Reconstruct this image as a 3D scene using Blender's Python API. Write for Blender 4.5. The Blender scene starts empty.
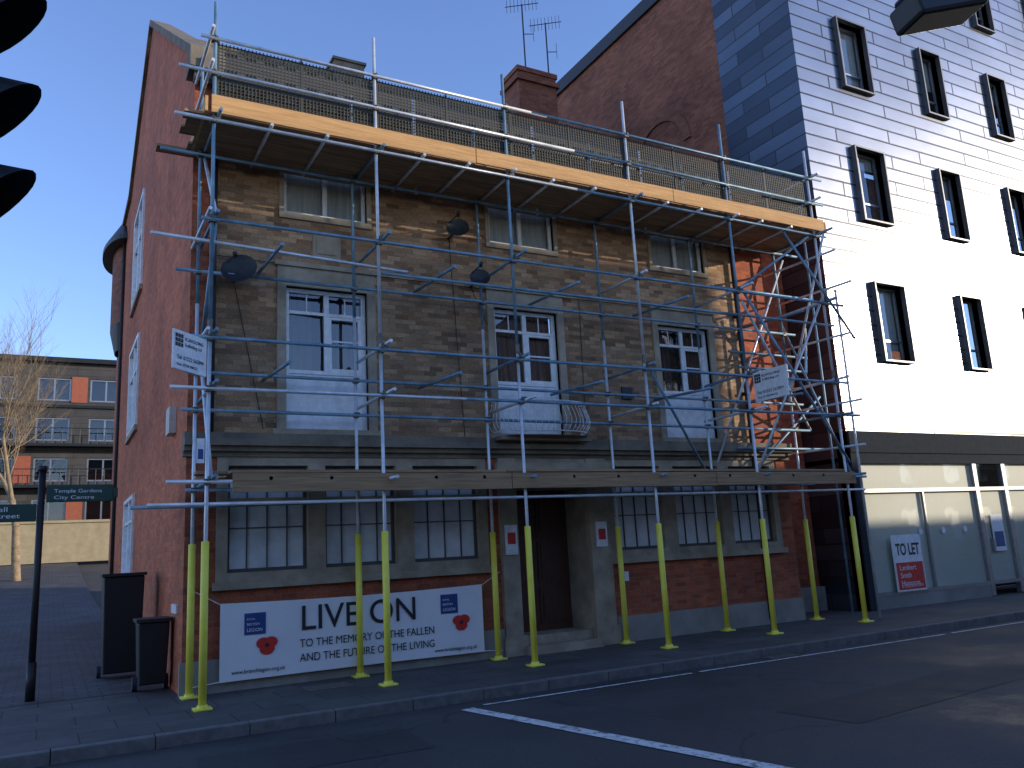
import bpy, math, random
from mathutils import Vector, Matrix
random.seed(7)
scene=bpy.context.scene
COL=bpy.context.collection
# ------------------------------------------------------------------ helpers
class MB:
    def __init__(s): s.v=[];s.f=[]
    def quad(s,a,b,c,d):
        n=len(s.v);s.v+=[tuple(a),tuple(b),tuple(c),tuple(d)];s.f.append((n,n+1,n+2,n+3))
    def poly(s,pts):
        n=len(s.v);s.v+=[tuple(p) for p in pts];s.f.append(tuple(range(n,n+len(pts))))
    def box(s,x0,x1,y0,y1,z0,z1,M=None):
        n=len(s.v)
        P=[(x0,y0,z0),(x1,y0,z0),(x1,y1,z0),(x0,y1,z0),(x0,y0,z1),(x1,y0,z1),(x1,y1,z1),(x0,y1,z1)]
        if M is not None: P=[tuple(M@Vector(p)) for p in P]
        s.v+=P
        s.f+=[(n,n+3,n+2,n+1),(n+4,n+5,n+6,n+7),(n,n+1,n+5,n+4),(n+1,n+2,n+6,n+5),(n+2,n+3,n+7,n+6),(n+3,n,n+4,n+7)]
    def tube(s,a,b,r,n=10,r2=None,cap=True):
        a=Vector(a);b=Vector(b);d=(b-a)
        if d.length<1e-6:return
        d.normalize();u=d.orthogonal().normalized();w=d.cross(u)
        if r2 is None:r2=r
        k=len(s.v)
        for i in range(n):
            t=2*math.pi*i/n;s.v.append(tuple(a+(u*math.cos(t)+w*math.sin(t))*r))
        for i in range(n):
            t=2*math.pi*i/n;s.v.append(tuple(b+(u*math.cos(t)+w*math.sin(t))*r2))
        for i in range(n):
            j=(i+1)%n;s.f.append((k+i,k+j,k+n+j,k+n+i))
        if cap:
            s.f.append(tuple(k+i for i in reversed(range(n))));s.f.append(tuple(k+n+i for i in range(n)))
    def path(s,pts,r,n=8):
        for a,b in zip(pts,pts[1:]): s.tube(a,b,r,n)
    def obj(s,name,mat,parent=None,smooth=False):
        me=bpy.data.meshes.new(name);me.from_pydata(s.v,[],s.f);me.update()
        if smooth:
            for p in me.polygons:p.use_smooth=len(p.vertices)==4
        me.materials.append(mat)
        o=bpy.data.objects.new(name,me);COL.objects.link(o)
        if parent:o.parent=parent
        return o
def empty(name):
    o=bpy.data.objects.new(name,None);COL.objects.link(o);return o
def bevel(o,w=.01):
    m=o.modifiers.new("b","BEVEL");m.width=w;m.segments=2;m.limit_method='ANGLE'
    return o
# ------------------------------------------------------------------ materials
def newmat(name):
    m=bpy.data.materials.new(name);m.use_nodes=True
    nt=m.node_tree;return m,nt,nt.nodes["Principled BSDF"]
def N(nt,t,**k):
    n=nt.nodes.new(t)
    for a,b in k.items():
        if a in n.inputs.keys(): n.inputs[a].default_value=b
        else:setattr(n,a,b)
    return n
def c4(c):return (c[0],c[1],c[2],1)
def coords(nt,wall=False):
    tc=N(nt,"ShaderNodeTexCoord")
    if not wall:return tc.outputs["Object"]
    sx=N(nt,"ShaderNodeSeparateXYZ");nt.links.new(tc.outputs["Object"],sx.inputs[0])
    ad=N(nt,"ShaderNodeMath",operation='ADD');nt.links.new(sx.outputs[0],ad.inputs[0]);nt.links.new(sx.outputs[1],ad.inputs[1])
    cb=N(nt,"ShaderNodeCombineXYZ");nt.links.new(ad.outputs[0],cb.inputs[0]);nt.links.new(sx.outputs[2],cb.inputs[1])
    return cb.outputs[0]
def ramp(nt,src,p0,c0,p1,c1):
    r=N(nt,"ShaderNodeValToRGB");e=r.color_ramp.elements
    e[0].position=p0;e[0].color=c4(c0);e[1].position=p1;e[1].color=c4(c1)
    nt.links.new(src,r.inputs[0]);return r
def mul(nt,a,b,fac=1.0,mode='MULTIPLY'):
    m=N(nt,"ShaderNodeMixRGB",blend_type=mode);m.inputs[0].default_value=fac
    nt.links.new(a,m.inputs[1]);nt.links.new(b,m.inputs[2]);return m.outputs[0]
def noise_mat(name,c0,c1,scale=6,rough=.8,metal=0,bump=.15,bscale=60,detail=4,stretch=None,dist=.01):
    m,nt,b=newmat(name);co=coords(nt)
    if stretch:
        mp=N(nt,"ShaderNodeMapping");mp.inputs["Scale"].default_value=stretch;nt.links.new(co,mp.inputs[0]);co=mp.outputs[0]
    n=N(nt,"ShaderNodeTexNoise",Scale=scale,Detail=detail,Roughness=.65);nt.links.new(co,n.inputs["Vector"])
    r=ramp(nt,n.outputs[0],.32,c0,.68,c1);nt.links.new(r.outputs[0],b.inputs["Base Color"])
    b.inputs["Roughness"].default_value=rough;b.inputs["Metallic"].default_value=metal
    if bump:
        n2=N(nt,"ShaderNodeTexNoise",Scale=bscale,Detail=2);nt.links.new(co,n2.inputs["Vector"])
        bp=N(nt,"ShaderNodeBump",Strength=bump,Distance=dist);nt.links.new(n2.outputs[0],bp.inputs["Height"]);nt.links.new(bp.outputs[0],b.inputs["Normal"])
    return m
def brick_mat(name,ca,cb,mortar,bw=.225,bh=.075,ms=.005,rough=.9,var=.5,bump=.6,stain=.6):
    m,nt,b=newmat(name);co=coords(nt,True)
    t=N(nt,"ShaderNodeTexBrick");t.inputs["Scale"].default_value=1;t.inputs["Brick Width"].default_value=bw;t.inputs["Row Height"].default_value=bh
    t.inputs["Mortar Size"].default_value=ms;t.inputs["Mortar Smooth"].default_value=.2
    t.inputs["Color1"].default_value=c4(ca);t.inputs["Color2"].default_value=c4(cb);t.inputs["Mortar"].default_value=c4(mortar)
    nt.links.new(co,t.inputs["Vector"])
    t2=N(nt,"ShaderNodeTexBrick");t2.offset_frequency=2
    for k,v in(("Scale",1),("Brick Width",bw),("Row Height",bh),("Mortar Size",0),("Bias",-.35)):t2.inputs[k].default_value=v
    t2.inputs["Color1"].default_value=(1,1,1,1);t2.inputs["Color2"].default_value=(1-var,1-var,1-var*.95,1)
    mp=N(nt,"ShaderNodeMapping");mp.inputs["Location"].default_value=(bw*40,bh*64,0);nt.links.new(co,mp.inputs[0]);nt.links.new(mp.outputs[0],t2.inputs["Vector"])
    c=mul(nt,t.outputs[0],t2.outputs[0])
    n=N(nt,"ShaderNodeTexNoise",Scale=.55,Detail=6,Roughness=.7);nt.links.new(co,n.inputs["Vector"])
    r=ramp(nt,n.outputs[0],.3,(1-stain*.7,)*3,.65,(1.1,1.1,1.1));c=mul(nt,c,r.outputs[0])
    n3=N(nt,"ShaderNodeTexNoise",Scale=35,Detail=2);nt.links.new(co,n3.inputs["Vector"])
    r3=ramp(nt,n3.outputs[0],.3,(.75,.75,.75),.7,(1.15,1.15,1.15));c=mul(nt,c,r3.outputs[0])
    nt.links.new(c,b.inputs["Base Color"]);b.inputs["Roughness"].default_value=rough
    inv=N(nt,"ShaderNodeMath",operation='SUBTRACT');inv.inputs[0].default_value=1;nt.links.new(t.outputs["Fac"],inv.inputs[1])
    ad=N(nt,"ShaderNodeMath",operation='MULTIPLY_ADD');nt.links.new(n3.outputs[0],ad.inputs[0]);ad.inputs[1].default_value=.4;nt.links.new(inv.outputs[0],ad.inputs[2])
    bp=N(nt,"ShaderNodeBump",Strength=bump,Distance=.008);nt.links.new(ad.outputs[0],bp.inputs["Height"]);nt.links.new(bp.outputs[0],b.inputs["Normal"])
    return m
def glass_mat(name,tint=(.75,.8,.8),refl=.16,rough=.015,blend=.35):
    m=bpy.data.materials.new(name);m.use_nodes=True;nt=m.node_tree;nt.nodes.clear()
    o=N(nt,"ShaderNodeOutputMaterial");tr=N(nt,"ShaderNodeBsdfTransparent");tr.inputs[0].default_value=c4(tint)
    gl=N(nt,"ShaderNodeBsdfGlossy");gl.inputs["Roughness"].default_value=rough;gl.inputs["Color"].default_value=(.95,.97,1,1)
    lw=N(nt,"ShaderNodeLayerWeight");lw.inputs[0].default_value=blend
    ad=N(nt,"ShaderNodeMath",operation='ADD',use_clamp=True);nt.links.new(lw.outputs["Fresnel"],ad.inputs[0]);ad.inputs[1].default_value=refl
    tc=N(nt,"ShaderNodeTexCoord");nn=N(nt,"ShaderNodeTexNoise",Scale=1.6,Detail=1);nt.links.new(tc.outputs["Object"],nn.inputs["Vector"])
    bp=N(nt,"ShaderNodeBump",Strength=.12,Distance=.03);nt.links.new(nn.outputs[0],bp.inputs["Height"]);nt.links.new(bp.outputs[0],gl.inputs["Normal"])
    mx=N(nt,"ShaderNodeMixShader");nt.links.new(ad.outputs[0],mx.inputs[0]);nt.links.new(tr.outputs[0],mx.inputs[1]);nt.links.new(gl.outputs[0],mx.inputs[2]);nt.links.new(mx.outputs[0],o.inputs[0])
    return m
def plain(name,c,rough=.6,metal=0):
    return noise_mat(name,tuple(x*.85 for x in c),tuple(min(1,x*1.1) for x in c),scale=9,rough=rough,metal=metal,bump=.05)
M={}
M['buff']=brick_mat("buff_brick",(.60,.375,.205),(.35,.185,.09),(.36,.27,.18),var=.6)
M['red']=brick_mat("red_brick",(.58,.15,.06),(.43,.095,.04),(.28,.19,.13),var=.4)
M['redside']=brick_mat("red_brick_side",(.72,.20,.08),(.58,.14,.055),(.33,.20,.13),var=.35)
M['oldred']=brick_mat("old_red_brick",(.40,.145,.08),(.30,.10,.055),(.22,.15,.11),var=.4)
M['stone']=noise_mat("limestone",(.27,.215,.15),(.46,.38,.27),scale=2.5,rough=.9,bump=.4,bscale=40)
M['stained']=noise_mat("stained_stone",(.12,.10,.075),(.26,.215,.155),scale=1.8,rough=.9,bump=.5,bscale=30)
M['plinth']=noise_mat("render_plinth",(.20,.185,.155),(.34,.31,.26),scale=1.5,rough=.9,bump=.3)
M['white']=plain("white_paint",(.80,.80,.79),.4)
M['cream']=plain("cream_paint",(.6,.58,.5),.6)
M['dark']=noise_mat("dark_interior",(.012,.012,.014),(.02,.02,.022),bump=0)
M['glass']=glass_mat("window_glass",(.8,.84,.84),.05)
M['sglass']=glass_mat("shop_glass",(.97,.98,.97),.10,.03,.12)
M['curtain']=noise_mat("net_curtain",(.09,.055,.055),(.32,.22,.22),scale=2.2,stretch=(14,1,.35),rough=.9,bump=0)
M['blind_reflect']=noise_mat("white_blind_reflection",(.5,.5,.5),(.75,.75,.74),scale=2.2,stretch=(9,1,.6),rough=.9,bump=0)  # for roller blinds and the sheets imitating reflected sky
M['frost']=noise_mat("patterned_glass",(.56,.58,.56),(.82,.83,.81),scale=2,rough=.2,bump=.3,bscale=35)
M['door']=noise_mat("dark_door",(.07,.025,.014),(.11,.045,.025),scale=5,stretch=(5,1,1),rough=.45)
M['tile']=brick_mat("clay_roof_tile",(.15,.12,.075),(.10,.08,.05),(.03,.025,.02),bw=.2,bh=.12,ms=.012,var=.45)
M['galv']=noise_mat("galvanised_tube",(.50,.53,.55),(.74,.77,.79),scale=5,rough=.38,metal=.3,bump=.1)
M['blue']=noise_mat("blue_grey_tube",(.10,.20,.28),(.24,.37,.46),scale=4,rough=.5,metal=.3,bump=.1)
M['coupler']=noise_mat("coupler_steel",(.10,.09,.08),(.25,.22,.18),scale=20,rough=.6,metal=.7,bump=.2)
M['yellow']=noise_mat("yellow_plastic",(.82,.70,.06),(.93,.84,.12),scale=3,rough=.5,bump=.08)
M['timber']=noise_mat("scaffold_board",(.48,.25,.09),(.70,.41,.16),scale=3,stretch=(.6,6,14),rough=.8,bump=.3)
M['timberold']=noise_mat("weathered_board",(.24,.145,.075),(.48,.29,.14),scale=3,stretch=(.5,5,12),rough=.85,bump=.3)
M['mesh']=plain("wire_mesh",(.06,.06,.045),.6,.2)
M['black']=plain("black_plastic",(.010,.010,.011),.5)
M['darkmetal']=plain("dark_grey_metal",(.03,.033,.038),.55,.1)
M['bronze']=plain("bronze_grey_metal",(.13,.13,.135),.4,.5)
M['bars']=plain("brown_metal_bars",(.09,.08,.07),.6)
M['fascia']=plain("dark_fascia",(.03,.036,.042),.85,0);M['fascia'].node_tree.nodes["Principled BSDF"].inputs["Specular IOR Level"].default_value=.08
M['alu']=plain("aluminium_frame",(.32,.33,.34),.35,.7)
M['banner']=noise_mat("banner_vinyl",(.76,.75,.74),(.83,.82,.81),scale=1.5,rough=.55,bump=.35,bscale=2.5,dist=.05)
M['ink']=plain("black_ink",(.02,.02,.022),.5)
M['navy']=plain("blue_ink",(.02,.06,.22),.5)
M['redink']=plain("red_ink",(.62,.03,.02),.5)
M['green']=plain("green_sign",(.01,.05,.035),.4)
M['concrete']=noise_mat("concrete",(.20,.19,.17),(.30,.28,.25),scale=1.2,rough=.9)
M['orange']=plain("terracotta_panel",(.36,.10,.05),.7)
M['sandwall']=noise_mat("sandstone_wall",(.33,.27,.15),(.44,.36,.22),scale=2,rough=.9)
M['greyclad']=brick_mat("grey_cladding",(.09,.085,.08),(.065,.063,.06),(.04,.04,.04),bw=2.4,bh=.45,ms=.02,var=.15,bump=.3)
M['bark']=noise_mat("bark",(.20,.14,.08),(.38,.28,.16),scale=5,rough=.9)
M['film']=noise_mat("whitewashed_glass",(.66,.66,.54),(.78,.78,.66),scale=.35,rough=.5,bump=.0)
def asphalt(name="asphalt",k=1.0):
    m,nt,b=newmat(name);co=coords(nt)
    n=N(nt,"ShaderNodeTexNoise",Scale=.35,Detail=6,Roughness=.7);nt.links.new(co,n.inputs["Vector"])
    r=ramp(nt,n.outputs[0],.3,(.034*k,.033*k,.033*k),.7,(.066*k,.064*k,.062*k))
    n2=N(nt,"ShaderNodeTexNoise",Scale=130,Detail=2);nt.links.new(co,n2.inputs["Vector"])
    r2=ramp(nt,n2.outputs[0],.35,(.6,.6,.6),.7,(1.5,1.5,1.5));c=mul(nt,r.outputs[0],r2.outputs[0])
    v=N(nt,"ShaderNodeTexVoronoi",feature='DISTANCE_TO_EDGE',Scale=.45);n5=N(nt,"ShaderNodeTexNoise",Scale=1.5,Detail=4);nt.links.new(co,n5.inputs["Vector"])
    mx=N(nt,"ShaderNodeMixRGB");mx.inputs[0].default_value=.35;nt.links.new(co,mx.inputs[1]);nt.links.new(n5.outputs["Color"],mx.inputs[2]);nt.links.new(mx.outputs[0],v.inputs["Vector"])
    r6=ramp(nt,v.outputs[0],.0,(.45,.45,.45),.006,(1,1,1));c=mul(nt,c,r6.outputs[0])
    nt.links.new(c,b.inputs["Base Color"])
    r4=ramp(nt,n.outputs[0],.35,(.6,)*3,.65,(.88,)*3);nt.links.new(r4.outputs[0],b.inputs["Roughness"])
    bp=N(nt,"ShaderNodeBump",Strength=.6,Distance=.006);nt.links.new(n2.outputs[0],bp.inputs["Height"]);nt.links.new(bp.outputs[0],b.inputs["Normal"])
    return m
def paving(name,c0,c1,w,h):
    m,nt,b=newmat(name);co=coords(nt)
    t=N(nt,"ShaderNodeTexBrick")
    for k,v in(("Scale",1),("Brick Width",w),("Row Height",h),("Mortar Size",.008)):t.inputs[k].default_value=v
    t.inputs["Color1"].default_value=c4(c0);t.inputs["Color2"].default_value=c4(c1);t.inputs["Mortar"].default_value=(.025,.024,.022,1)
    nt.links.new(co,t.inputs["Vector"])
    n=N(nt,"ShaderNodeTexNoise",Scale=1.1,Detail=6,Roughness=.7);nt.links.new(co,n.inputs["Vector"])
    r=ramp(nt,n.outputs[0],.3,(.55,)*3,.7,(1.25,)*3);c=mul(nt,t.outputs[0],r.outputs[0])
    nt.links.new(c,b.inputs["Base Color"]);b.inputs["Roughness"].default_value=.75
    bp=N(nt,"ShaderNodeBump",Strength=.5,Distance=.006);bp.invert=True;nt.links.new(t.outputs["Fac"],bp.inputs["Height"]);nt.links.new(bp.outputs[0],b.inputs["Normal"])
    return m
M['asphalt']=asphalt();M['asphalt2']=asphalt("patch_asphalt",.7)
M['paving']=paving("paving_slabs",(.10,.094,.086),(.075,.071,.066),.75,.6)
M['alley']=paving("alley_setts",(.10,.098,.096),(.08,.078,.077),.3,.2)
M['kerb']=noise_mat("granite_kerb",(.10,.097,.09),(.17,.16,.15),scale=8,rough=.8)
M['ground']=noise_mat("ground_earth",(.05,.05,.045),(.08,.075,.065),scale=.5)
def worn():
    m,nt,b=newmat("worn_road_paint");co=coords(nt)
    n=N(nt,"ShaderNodeTexNoise",Scale=14,Detail=6,Roughness=.75);nt.links.new(co,n.inputs["Vector"])
    r=ramp(nt,n.outputs[0],.36,(.12,.12,.12),.50,(.68,.68,.66));nt.links.new(r.outputs[0],b.inputs["Base Color"]);b.inputs["Roughness"].default_value=.7
    return m
M['paint']=worn()
def panel(name,c,metal,rough,bw,bh,var,joint=.014):
    m,nt,b=newmat(name);co=coords(nt,True)
    t=N(nt,"ShaderNodeTexBrick")
    for k,v in(("Scale",1),("Brick Width",bw),("Row Height",bh),("Mortar Size",joint),("Mortar Smooth",0.1)):t.inputs[k].default_value=v
    t.offset=.37;t.inputs["Color1"].default_value=c4(c);t.inputs["Color2"].default_value=c4([x*(1-var) for x in c]);t.inputs["Mortar"].default_value=(.02,.02,.022,1)
    nt.links.new(co,t.inputs["Vector"])
    n=N(nt,"ShaderNodeTexNoise",Scale=.5,Detail=4);nt.links.new(co,n.inputs["Vector"])
    r=ramp(nt,n.outputs[0],.3,(.85,)*3,.7,(1.1,)*3)
    nt.links.new(mul(nt,t.outputs[0],r.outputs[0]),b.inputs["Base Color"])
    b.inputs["Roughness"].default_value=rough
    mm=N(nt,"ShaderNodeMath",operation='MULTIPLY_ADD');nt.links.new(t.outputs["Fac"],mm.inputs[0]);mm.inputs[1].default_value=-metal;mm.inputs[2].default_value=metal;nt.links.new(mm.outputs[0],b.inputs["Metallic"])
    n4=N(nt,"ShaderNodeTexNoise",Scale=1.2,Detail=2);nt.links.new(co,n4.inputs["Vector"])
    b1=N(nt,"ShaderNodeBump",Strength=.15,Distance=.02);nt.links.new(n4.outputs[0],b1.inputs["Height"])
    bp=N(nt,"ShaderNodeBump",Strength=.5,Distance=.02);nt.links.new(t.outputs["Fac"],bp.inputs["Height"]);bp.invert=True
    nt.links.new(b1.outputs[0],bp.inputs["Normal"]);nt.links.new(bp.outputs[0],b.inputs["Normal"])
    return m
M['clad']=panel("silver_cladding",(.33,.335,.35),1.0,.28,3.1,.345,.16,.024)
M['cladside']=panel("dimmed_side_cladding",(.13,.15,.185),.7,.4,2.2,.345,.6,.016)  # same cladding, coloured darker for the dim sky this side reflects

WY=11.97
def wall_holes(mb,x0,x1,z0,z1,y,holes,depth=.2,axis='Y',reveal=None):
    xs=sorted(set([x0,x1]+[h[0] for h in holes]+[h[1] for h in holes]));zs=sorted(set([z0,z1]+[h[2] for h in holes]+[h[3] for h in holes]))
    xs=[x for x in xs if x0<=x<=x1];zs=[z for z in zs if z0<=z<=z1]
    def P(x,z,d=0):return (x,y+d,z) if axis=='Y' else (y+d,x,z)
    for a,b in zip(xs,xs[1:]):
        for c,d in zip(zs,zs[1:]):
            mx,mz=(a+b)/2,(c+d)/2
            if any(h[0]<mx<h[1] and h[2]<mz<h[3] for h in holes):continue
            mb.quad(P(a,c),P(b,c),P(b,d),P(a,d))
    rb=reveal or mb
    for h in holes:
        a,b,c,d=h
        rb.quad(P(a,c),P(a,d),P(a,d,depth),P(a,c,depth));rb.quad(P(b,d),P(b,c),P(b,c,depth),P(b,d,depth))
        rb.quad(P(a,d),P(b,d),P(b,d,depth),P(a,d,depth));rb.quad(P(b,c),P(a,c),P(a,c,depth),P(b,c,depth))

# ================================================================== BRICK BUILDING
BB=empty("brick_building")
red=MB();buff=MB();stone=MB();white=MB();glass=MB();dark=MB();curt=MB();frost=MB();stained=MB();plinth=MB();steel=MB();panelw=MB();skyrefl=MB()
cent=[3.57,7.07,10.58]
W1=[(c-.63,c+.63,3.50,5.68) for c in cent]
W2=[(c-.66,c+.66,6.85,7.72) for c in (3.57,7.09,10.63)]
GL=[(2.15,3.26),(3.51,4.60),(4.88,5.99)];GR=[(8.62,9.69),(10.0,11.09),(11.36,12.45)]
wall_holes(buff,1.95,12.1,3.42,8.72,WY,W1+W2,.16)
for (a,b) in((1.60,1.95),(12.1,12.95)):
    red.quad((a,WY,3.42),(b,WY,3.42),(b,WY,8.72),(a,WY,8.72))
gh=[(2.0,6.14,1.36,3.10),(8.47,12.6,1.36,3.10),(6.35,8.47,-.02,3.10)]
wall_holes(red,1.60,12.95,-.1,3.42,WY,gh,.05)
red.quad((12.95,WY,-.1),(12.95,WY,8.72),(12.95,WY+1.2,8.72),(12.95,WY+1.2,-.1))
red.quad((12.95,WY+1.2,-.1),(14.85,WY+1.2,-.1),(14.85,WY+1.2,9.5),(12.95,WY+1.2,9.5))
plinth.box(12.96,14.84,WY+1.05,WY+1.19,-.05,.5)
white_dark=MB()
def stone_group(ws,x0,x1):
    holes=[(a,b,1.52,2.98) for a,b in ws]
    wall_holes(stone,x0,x1,1.36,3.10,WY-.03,holes,.17)
    stone.quad((x0,WY-.03,1.36),(x0,WY-.03,3.10),(x0,WY+.05,3.10),(x0,WY+.05,1.36))
    stone.quad((x1,WY-.03,1.36),(x1,WY-.03,3.10),(x1,WY+.05,3.10),(x1,WY+.05,1.36))
    stone.box(x0-.04,x1+.04,WY-.10,WY+.02,1.30,1.40)
    for (a,b) in ws:
        y=WY+.08
        white_dark.box(a,a+.045,y,y+.05,1.52,2.98);white_dark.box(b-.045,b,y,y+.05,1.52,2.98)
        white_dark.box(a+.045,b-.045,y,y+.05,1.52,1.57);white_dark.box(a+.045,b-.045,y,y+.05,2.93,2.98)
        stone.box(a+.001,b-.001,y-.06,y-.003,2.44,2.53)
        w=(b-a)
        for k in(1,2,3):
            xm=a+w*k/4
            white_dark.box(xm-.008,xm+.008,y+.003,y+.04,1.57,2.93)
        for zz in(2.12,):
            white_dark.box(a+.045,b-.045,y+.006,y+.036,zz-.008,zz+.008)
        frost.quad((a,y+.03,1.52),(b,y+.03,1.52),(b,y+.03,2.98),(a,y+.03,2.98))
stone_group(GL,2.0,6.14);stone_group(GR,8.47,12.6)
plinth.box(1.57,6.34,WY-.05,WY+.03,-.05,.42);plinth.box(8.50,12.95,WY-.05,WY+.03,-.05,.42)
for (p,za,zb) in((.06,3.10,3.17),(.14,3.17,3.24),(.22,3.24,3.33),(.17,3.33,3.42)):
    stained.box(1.55,13.0,WY-p,WY+.05,za+.0005,zb)
stone.box(6.35,6.66,WY-.08,WY+.75,-.05,3.10);stone.box(8.06,8.47,WY-.08,WY+.75,-.05,3.10)
stone.box(6.31,6.70,WY-.12,WY-.081,-.05,.30);stone.box(8.02,8.50,WY-.12,WY-.081,-.05,.30)
stone.box(6.661,8.059,WY-.05,WY+.75,2.62,3.10)
stone.box(6.28,8.54,WY-.17,WY-.081,2.86,3.02)
stone.box(6.66,8.06,WY-.25,WY+.75,-.05,.13);stone.box(6.67,8.05,WY+.05,WY+.76,.131,.26)
door=MB();y=WY+.66
door.box(6.67,8.05,y,y+.05,.26,2.62)
for xa,xb in((6.76,7.30),(7.42,7.96)):
    for za,zb in((.38,.95),(1.05,1.75),(1.85,2.5)):
        door.box(xa,xb,y-.02,y-.001,za,zb);door.box(xa+.06,xb-.06,y-.035,y-.021,za+.06,zb-.06)
door.obj("front_door",M['door'],BB)
for i,(a,b,c,d) in enumerate(W1):
    s=.13
    stone.box(a-s,a,WY-.05,WY+.155,c-.08,d+.30);stone.box(b,b+s,WY-.05,WY+.155,c-.08,d+.30)
    stone.box(a+.0,b,WY-.05,WY+.155,d,d+.30)
    stone.box(a-s-.04,b+s+.04,WY-.09,WY+.02,d+.301,d+.37)
    y=WY+.06
    def fr(x0,x1,z0,z1,dy=0,t=.055):white.box(x0,x1,y+dy,y+t,z0,z1)
    fr(a,a+.07,c,d);fr(b-.07,b,c,d);fr(a+.07,b-.07,d-.07,d);fr(a+.07,b-.07,c,c+.06)
    zm=4.36;zt=5.28;xm=a+.60
    panelw.box(a+.07,b-.07,y+.02,y+.045,c+.06,zm)
    fr(a+.07,b-.07,zm,zm+.06,.003);fr(a+.07,b-.07,zt,zt+.05,.003);fr(xm,xm+.08,zm+.06,zt,.003);fr(xm,xm+.08,zt+.05,d-.07,.003)
    fr(xm+.08,xm+.12,zm+.06,zt,.012);fr(b-.12,b-.07,zm+.06,zt,.012);fr(xm+.12,b-.12,zt-.045,zt,.012);fr(xm+.12,b-.12,zm+.06,zm+.105,.012)
    for xx in(a+.34,(xm+b)/2+.01):
        white.box(xx-.01,xx+.01,y+.025,y+.05,zt+.05,d-.07)
    white.box(xm+.12,b-.12,y+.02,y+.05,4.88,4.91)
    glass.quad((a,y+.035,zm),(b,y+.035,zm),(b,y+.035,d),(a,y+.035,d))
    n=60
    for side in((a+.03,a+.45),(b-.42,b-.03)) if i!=1 else((a+.02,b-.02),):
        for k in range(n):
            x0=side[0]+(side[1]-side[0])*k/n;x1=side[0]+(side[1]-side[0])*(k+1)/n
            y0=WY+.22+.02*math.sin(k*1.3);y1=WY+.22+.02*math.sin((k+1)*1.3)
            curt.quad((x0,y0,zm),(x1,y1,zm),(x1,y1,d),(x0,y0,d))
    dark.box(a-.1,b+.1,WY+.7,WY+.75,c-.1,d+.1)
    stone.box(a-.2,b+.2,WY-.13,WY+.05,3.421,3.499)
for (a,b,c,d) in W2:
    y=WY+.05
    stone.box(a-.07,b+.07,WY-.04,WY+.04,c-.09,c);stone.box(a-.07,a,WY-.04,WY+.10,c,d);stone.box(b,b+.07,WY-.04,WY+.10,c,d)
    white.box(a,a+.06,y,y+.05,c,d);white.box(b-.06,b,y,y+.05,c,d);white.box(a+.06,b-.06,y,y+.05,c,c+.06);white.box(a+.06,b-.06,y,y+.05,d-.06,d)
    xm=(a+b)/2;white.box(xm-.035,xm+.035,y+.003,y+.05,c+.06,d-.06)
    glass.quad((a,y+.03,c),(b,y+.03,c),(b,y+.03,d),(a,y+.03,d))
    skyrefl.quad((a,y+.12,c),(b,y+.12,c),(b,y+.12,d),(a,y+.12,d))  # white sheet imitates bright sky reflected in the upper panes
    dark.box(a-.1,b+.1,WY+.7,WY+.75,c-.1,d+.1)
skyrefl.obj("sky_reflection_sheets",M['blind_reflect'],BB)
stained.box(1.58,12.97,WY-.10,WY+.05,8.72,8.86)
stone.box(3.35,3.79,WY-.03,WY+.01,6.18,6.55);stone.box(3.41,3.73,WY-.045,WY-.031,6.24,6.49)
steel.box(9.0,9.22,WY-.04,WY+.01,4.2,4.42)
side=MB();X=1.60
def S(pts):side.poly([(X,p[0],p[1]) for p in pts])
S([(WY,-.1),(WY,9.15),(19.16,14.2),(19.6,13.98),(19.6,-.1)])
sw=[(1.5,3.25),(4.75,6.85),(7.95,10.3)]
zz=[-.1]+[q for w in sw for q in w]+[None]
for k in range(0,len(zz),2):
    a=zz[k];b=zz[k+1]
    if b is None:S([(19.6,a),(19.6,13.98),(21.9,12.84),(21.9,a)])
    else:S([(19.6,a),(19.6,b),(21.9,b),(21.9,a)])
S([(21.9,-.1),(21.9,12.84),(24,11.8),(27.5,11.8),(27.5,-.1)])
side.quad((X,27.5,-.1),(X,27.5,11.8),(14.85,27.5,11.8),(14.85,27.5,-.1))
side.obj("side_wall",M['redside'],BB)
for a,b in sw:
    white.box(X-.05,X+.03,19.6,19.7,a,b);white.box(X-.05,X+.03,21.8,21.9,a,b);white.box(X-.05,X+.03,19.7,21.8,a,a+.09);white.box(X-.05,X+.03,19.7,21.8,b-.09,b)
    white.box(X-.03,X+.02,20.7,20.8,a+.09,b-.09);white.box(X-.02,X+.01,19.7,21.8,(a+b)/2+.3,(a+b)/2+.36)
    glass.quad((X+.02,19.6,a),(X+.02,21.9,a),(X+.02,21.9,b),(X+.02,19.6,b))
    stone.box(X-.07,X+.02,19.5,22.0,a-.12,a-.001)
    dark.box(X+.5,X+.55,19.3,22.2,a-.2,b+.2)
cop=MB()
def rake(y0,z0,y1,z1):
    d=Vector((0,y1-y0,z1-z0));L=d.length;ang=math.atan2(z1-z0,y1-y0)
    cop.box(-.08,.34,0,L,0,.14,Matrix.Translation((X,y0,z0))@Matrix.Rotation(ang,4,'X'))
rake(WY-.05,9.12,19.16,14.2);rake(19.17,14.2,24,11.8)
cop.box(X-.08,X+.34,24,27.5,11.8,11.95);cop.box(X-.1,X+.4,WY-.22,WY+.25,8.86,9.2)
cop.obj("gable_coping",M['stained'],BB)
roof=MB()
roof.quad((1.9,WY-.12,8.83),(14.85,WY-.12,8.83),(14.85,19.16,14.0),(1.9,19.16,14.0))
roof.quad((1.9,19.16,14.0),(14.85,19.16,14.0),(14.85,27.5,10.2),(1.9,27.5,10.2))
roof.obj("tiled_roof",M['tile'],BB)
rd=MB();x=1.95
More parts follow.
